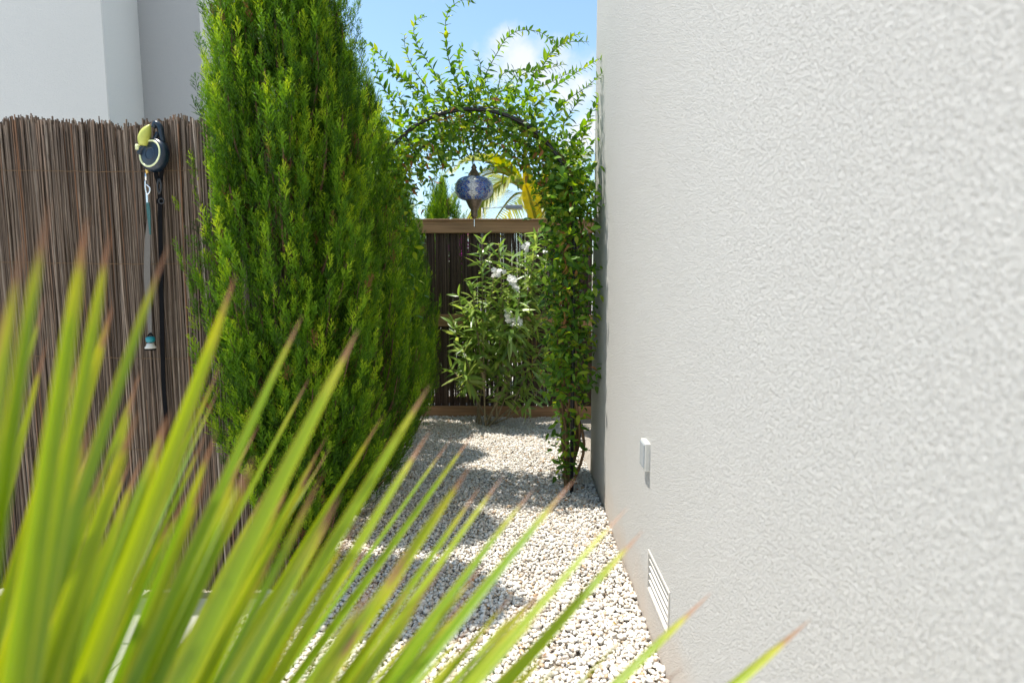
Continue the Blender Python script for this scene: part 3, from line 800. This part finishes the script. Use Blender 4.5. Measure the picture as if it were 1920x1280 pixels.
bl = thing('black_leash', Q(302, 700), 'long black strap leash hanging down the reed fence', 'leash')
def strap(pts, w, th, yoff=0.0):
    c = curve(pts, 30); m = MB(); n = len(c); v = []
    ww = np.interp(np.linspace(0, 1, n), np.linspace(0, 1, len(w)), w) if hasattr(w, '__len__') else np.full(n, w)
    for p, q in zip(c, ww): v += [p+[-q, -th, 0], p+[q, -th, 0], p+[q, th, 0], p+[-q, th, 0]]
    f = [(i*4+j, i*4+(j+1) % 4, i*4+4+(j+1) % 4, i*4+4+j) for i in range(n-1) for j in range(4)] + [(3, 2, 1, 0), tuple(4*n-4+j for j in range(4))]
    return m.add(v, f)
strap([Q(289, 305), Q(292, 325), Q(298, 345)], .008, .0015).build('strap', M['rubber'], bl)
strap([Q(305, 305), Q(303, 325), Q(300, 345)], .008, .0015).build('strap', M['rubber'], bl)
MB().tube(curve([Q(298, 335, -.004), Q(296, 350, -.004), Q(299, 364, -.004), Q(303, 350, -.004), Q(300, 335, -.004)], 18), .0045, 6).build('snap_hook', M['black_metal'], bl, True)
strap([Q(300, 355), Q(301, 450), Q(303, 560), Q(306, 700), Q(312, 800), Q(318, 960), Q(318, 1000)], .0085, .0016).build('strap', M['rubber'], bl)
MB().tube([Q(303, 377, -.003)+[ .010*math.cos(a), 0, .010*math.sin(a)] for a in np.linspace(0, 6.283, 17)], .0032, 6, caps=False).build('ring', M['black_metal'], bl, True)
MB().box(tuple(Q(295, 382)-[0, .004, 0]), tuple(Q(301, 373)+[0, .003, 0])).build('keeper', M['rubber'], bl)
gl = thing('grey_leash', Q(278, 650), 'faded grey webbing leash with teal toggle hanging beside the black strap', 'leash')
strap([Q(275, 362), Q(276, 378), Q(277, 395)], .0035, .001).build('loop', M['steel'], gl)
strap([Q(277, 380), Q(279, 400), Q(282, 440)], [.006, .007, .002], .002).build('strap', M['teal_web'], gl)
strap([Q(279, 405, .006), Q(277, 450, .006), Q(276, 520, .006), Q(280, 590, .006), Q(282, 628, .006)], [.004, .011, .013, .009, .007], .0012).build('strap', M['grey_web'], gl)
MB().lathe([(.0, -.011), (.014, -.011), (.017, -.004), (.017, .006), (.012, .011), (.0, .012)], Q(282, 636), 16).build('toggle', M['teal'], gl, True)
MB().lathe([(.0, -.010), (.020, -.010), (.021, -.006), (.014, .002), (.013, .010), (0, .011)], Q(282, 648), 16).build('clip', M['white_plastic'], gl, True)
MB().tube([Q(272, 655), Q(291, 655)], .004, 6).build('clip_bar', M['rubber'], gl)
MB().tube(curve([Q(277, 630), Q(282, 625), Q(287, 630)], 9), .003, 6).build('cord_loop', M['rubber'], gl, True)

# ------------------------------------------------------------------ beyond the gate
def frond(parent, crown, tip, sag, n=46, ll=.55):
    crown, tip = np.array(crown), np.array(tip); mid = (crown+tip)/2 + [0, 0, sag]
    c = curve([crown, crown*.45+mid*.55+[0, 0, sag*.25], mid, mid*.4+tip*.6+[0, 0, sag*.3], tip], 40)
    rib = MB().tube(c, np.linspace(.022, .004, 40), 6, .9).build('frond', M['backpalm'], parent, True)
    m = MB(); d = unit(np.gradient(c, axis=0))
    for i in range(n):
        t = .14 + .86*i/n; k = t*39; a = int(k); u = k-a; p = c[a]*(1-u)+c[min(a+1, 39)]*u; dd = d[a]
        side = unit(np.cross(dd, [0, 0, 1.])); L = ll*math.sin(math.pi*(.15+.8*t))*rng.uniform(.85, 1.1)
        for s in (-1, 1):
            e = unit(side*s*.75 + dd*.8 + [0, 0, .15]); q = p + e*L*.5; r2 = p + e*L + [0, 0, -.35*L]
            w = unit(np.cross(e, [0, 0, 1.]) + [0, 0, .25*s])*.014
            m.add([p-w*.5, p+w*.5, q+w, q-w, r2], [(0, 1, 2, 3), (3, 2, 4)], rng.random())
    lf = m.build('leaflets', M['backpalm'], rib, kind='stuff')
cr = P(1000, 372, 8.2)
pt = thing('palm_tree', (cr[0], cr[1], 0), 'yellow-green feather palm behind the gate, framed by the arch', 'tree')
MB().tube(curve([(cr[0]+.1, cr[1]+.1, -.05), (cr[0]+.05, cr[1], cr[2]*.5), cr], 14), np.linspace(.16, .09, 14), 10).build('trunk', M['bark'], pt, True)
for tx, ty, dY, sag in ((842, 322, -.8, .30), (835, 405, -.5, .45), (880, 420, -.9, .35), (905, 470, -1.3, .3), (1090, 330, .3, .4), (1130, 400, .2, .4), (1050, 430, -1.0, .35), (860, 450, .6, .5)):
    frond(pt, cr, P(tx, ty, 8.2+dY), sag)
MB().tube([P(941, 352, 8.1), P(946, 305, 8.15), P(948, 270, 8.15)], [.012, .010, .004], 6).build('spear_leaf', M['backpalm'], pt, True)
bb = P(1004, 411, 7.5)
bn = thing('banana_plant', (bb[0], bb[1], 0), 'broad yellow banana leaves standing behind the gate beside the palm', 'plant')
def big_leaf(base, tip, w, sag):
    base, tip = np.array(base), np.array(tip); mid = (base+tip)/2+[0, 0, sag]; c = curve([base, mid, tip], 16); m = MB(); v = []
    d = unit(np.gradient(c, axis=0)); sd = unit(np.cross(d, [.15, 1, .2]))
    for i, p in enumerate(c):
        q = w*math.sin(math.pi*(.06+.92*i/15))**.6; wv = .03*math.sin(i*1.9)
        v += [p-sd[i]*q+[0, -.10+wv, 0], p-sd[i]*q*.5+[0, -.04, 0], p, p+sd[i]*q*.5+[0, -.04, 0], p+sd[i]*q+[0, -.10-wv, 0]]
    m.add(v, [(i*5+j, i*5+j+1, i*5+j+6, i*5+j+5) for i in range(15) for j in range(4)], .5)
    o = m.build('leaf', M['yellow_leaf'], bn, True)
    MB().tube(c+[0, -.012, 0], np.linspace(.022, .006, 16), 6, .9).build('midrib', M['backpalm'], o, True)
MB().tube(curve([(bb[0], bb[1], -.05), (bb[0]+.03, bb[1], bb[2]*.6), bb], 10), np.linspace(.14, .08, 10), 10).build('stem', M['yellow_leaf'], bn, True)
for bx, by, tx, ty, w, dy in ((1000, 420, 984, 295, .14, 0), (1010, 420, 1030, 325, .24, -.15), (1008, 425, 985, 345, .20, -.35), (1015, 425, 1070, 360, .2, -.1), (1010, 425, 1100, 330, .2, .2)):
    big_leaf(P(bx, by, 7.5+dy), P(tx, ty, 7.5+dy), w*.52, .03)
LYD = 7.0
lp0 = P(904, 391, LYD)
lp = thing('garden_lamp', (lp0[0], LYD, 0), 'slim grey lamp post with flat rectangular head behind the gate', 'lamp')
MB().tube([(lp0[0], LYD, -.05), lp0+[0, 0, .008]], [.009, .007], 10).build('pole', M['lamp_grey'], lp, True)
MB().tube([lp0, P(950, 388, LYD)], .005, 8).build('arm', M['lamp_grey'], lp, True)
a, b = P(948, 393, LYD), P(980, 385, LYD)
MB().box((a[0], LYD-.06, a[2]), (b[0], LYD+.06, b[2])).build('lamp_head', M['lamp_grey'], lp, bevel=.012)
bc = P(876, 470, 6.3)
bo = thing('bougainvillea', (bc[0], bc[1], 0), 'magenta bougainvillea glimpsed through the reeds of the gate', 'shrub')
for q in range(4):
    MB().tube(curve([(bc[0]+.03*q, bc[1], -.05), (bc[0]+.05*math.sin(q*2), bc[1]+.05, .9), bc+[.06*(q-1.5), 0, .1]], 10), np.linspace(.012, .004, 10), 5).build('stem', M['vine_stem'], bo, True)
m = MB()
for i in range(420):
    p = bc + rng.normal(0, 1, 3)*[.10, .08, .11]; R = frames(unit(rng.normal(0, 1, 3))[None], np.array([0.]))[0]*.022
    m.add([p, p+R[:, 0]+R[:, 1]*.7, p+R[:, 0]*1.9, p+R[:, 0]-R[:, 1]*.7], [(0, 1, 2, 3)], rng.random())
m.build('bracts', M['magenta'], bo, kind='stuff')

# ------------------------------------------------------------------ fan palm in the foreground
fp = thing('fan_palm', (-.52, .02, 0), 'fan palm with long green segments and brown tips beside the path', 'palm')
MB().tube([(-.52, .02, -.05), (-.52, .03, .18), (-.50, .05, .30)], [.10, .09, .05], 10).build('trunk', M['bark'], fp, True)
def seg_mesh(H, T, w, toward, twist, sag, fold=.75, n=14, wbase=.3):
    H, T = np.array(H, float), np.array(T, float); ax = T-H; L = np.linalg.norm(ax)
    nrm = unit(np.array(toward)-(H+T)/2); d0 = unit(ax); side = unit(np.cross(d0, nrm)); up = np.cross(side, d0)
    s2 = side*math.cos(twist)+up*math.sin(twist); u2 = np.cross(s2, d0)
    v, uv = [], []
    for i in range(n+1):
        t = i/n; q = w*.5*min(1, wbase+(1-wbase)*t/.5)*(1 if t < .5 else max(0, 1-((t-.5)/.5)**3.4)*.72+.28*(t < .99))*(1-.30*max(0, t-.5)/.5)
        p = H + ax*t + up*sag*L*math.sin(math.pi*t*.9)
        v += [p-s2*q+u2*fold*q, p, p+s2*q+u2*fold*q]; uv += [(0, t), (.5, t), (1, t)]
    f = []
    for i in range(n): a = i*3; f += [(a, a+1, a+4, a+3), (a+1, a+2, a+5, a+4)]
    return v, f, uv
def fan(hast, segs, wk=.47, yk=.76):
    hast = np.array(hast); st = MB().tube(curve([(-.51, .04, .24), ((hast[0]-.51)/2, hast[1]*.4, hast[2]*.66), hast], 12), np.linspace(.016, .009, 12), 8).build('frond', M['shoot_stem'], fp, True)
    for (x, y, Y, w, tw, sag) in segs:
        T = P(x, y, Y*yk); v, f, uv = seg_mesh(hast, T, w*wk, (0, 0, HC), tw + rng.normal(0, .40), sag*rng.uniform(.3, 2.2), rng.uniform(.55, 1.15))
        m = MB().add(v, f); o = m.build('segment', M['frond'], st, True)
        ul = o.data.uv_layers.new(name='UVMap')
        for l in o.data.loops: ul.data[l.index].uv = uv[l.vertex_index]
# tip pixel, distance, width, twist, arch
fan((-.44, .25, .58), [
 (318,455,.62,.034,.2,.03),(443,512,.66,.040,.15,.03),(568,590,.74,.032,.5,.02),(672,618,.70,.040,.2,.03),(806,722,.74,.036,.4,.03),
 (885,868,.74,.036,.3,.02),(945,890,.82,.030,.7,.02),(1002,915,.82,.034,.5,.02),(1078,898,.76,.038,.35,.02),(1178,950,.80,.034,.5,.02),
 (1208,992,.78,.038,.3,.02),(1334,1110,.78,.034,.5,.01),(1520,1160,.74,.034,.4,.01),(902,910,.86,.026,.8,.02),(806,808,.80,.034,.5,.03),(1282,1248,.74,.03,.7,.01)])
fan((-.375, .25, .56), [
 (95,372,.36,.034,.2,.04),(45,445,.34,.034,.3,.03),(165,400,.40,.034,.3,.04),(208,430,.43,.030,.2,.03),(10,560,.33,.034,.3,.03),(-60,500,.40,.036,.3,.03),
 (140,640,.46,.030,.6,.03),(260,700,.5,.030,.5,.03)], .46, 1.0)
fan((-.56, .34, .46), [
 (86,552,.78,.020,.5,.03),(90,632,.78,.020,.7,.03),(212,565,.80,.024,.6,.03),(268,688,.84,.022,.7,.03),(415,680,.86,.022,.6,.03),(413,722,.88,.020,.7,.03),
 (392,800,.88,.020,.6,.03),(582,705,.92,.022,.6,.02),(489,790,.92,.022,.7,.02),(615,815,.96,.020,.6,.02),(622,834,.96,.020,.7,.02),(720,775,.98,.022,.6,.02),
 (250,850,.86,.022,.6,.02),(850,817,1.0,.024,.6,.02),(889,811,1.02,.026,.5,.02),(795,1168,.92,.020,.7,.01),(888,1168,.94,.020,.7,.01),(1041,948,.98,.026,.6,.01),
 (1030,1092,.94,.024,.7,.01),(700,1010,.9,.028,.5,.02),(560,930,.88,.024,.7,.02)])
rx = np.random.default_rng(5)
ex = []
for q in np.linspace(0, 1, 34):
    x = 150+980*q+rx.normal(0, 30); y = 860+330*q**1.3+rx.normal(0, 45)
    ex.append((x, y, rx.uniform(.6, .85), rx.uniform(.022, .034), rx.choice([-.5, .3, .6, .9]), rx.uniform(.0, .03)))
fan((-.50, .28, .50), ex)
ex = []
for q in np.linspace(0, 1, 30):
    x = -40+900*q+rx.normal(0, 30); y = 620+480*q**1.2+rx.normal(0, 60)
    ex.append((x, y, rx.uniform(.55, .8), rx.uniform(.026, .042), rx.choice([-.6, .2, .5, .9]), rx.uniform(.0, .03)))
fan((-.46, .24, .53), ex)

# leaf litter near the arch and along the edges of the path
lt = MB()
for i in range(150):
    p = np.array([rng.normal(.18, .22) if i % 3 else rng.uniform(-.8, .4), rng.normal(3.55, .35) if i % 3 else rng.uniform(1.6, 5.2), .022])
    if p[0] > XW-.02: continue
    a = rng.uniform(0, 6.28); d = np.array([math.cos(a), math.sin(a), rng.uniform(-.1, .3)]); n = np.array([-d[1], d[0], rng.uniform(-.4, .4)]); L = rng.uniform(.012, .028)
    lt.add([p, p+d*L*.5+n*L*.22, p+d*L, p+d*L*.5-n*L*.22+[0, 0, .003]], [(0, 1, 2, 3)], rng.random())
tag(lt.build('leaf_litter', M['dead'], None, kind='stuff'), 'small dry brown leaves fallen on the gravel', 'leaf litter')
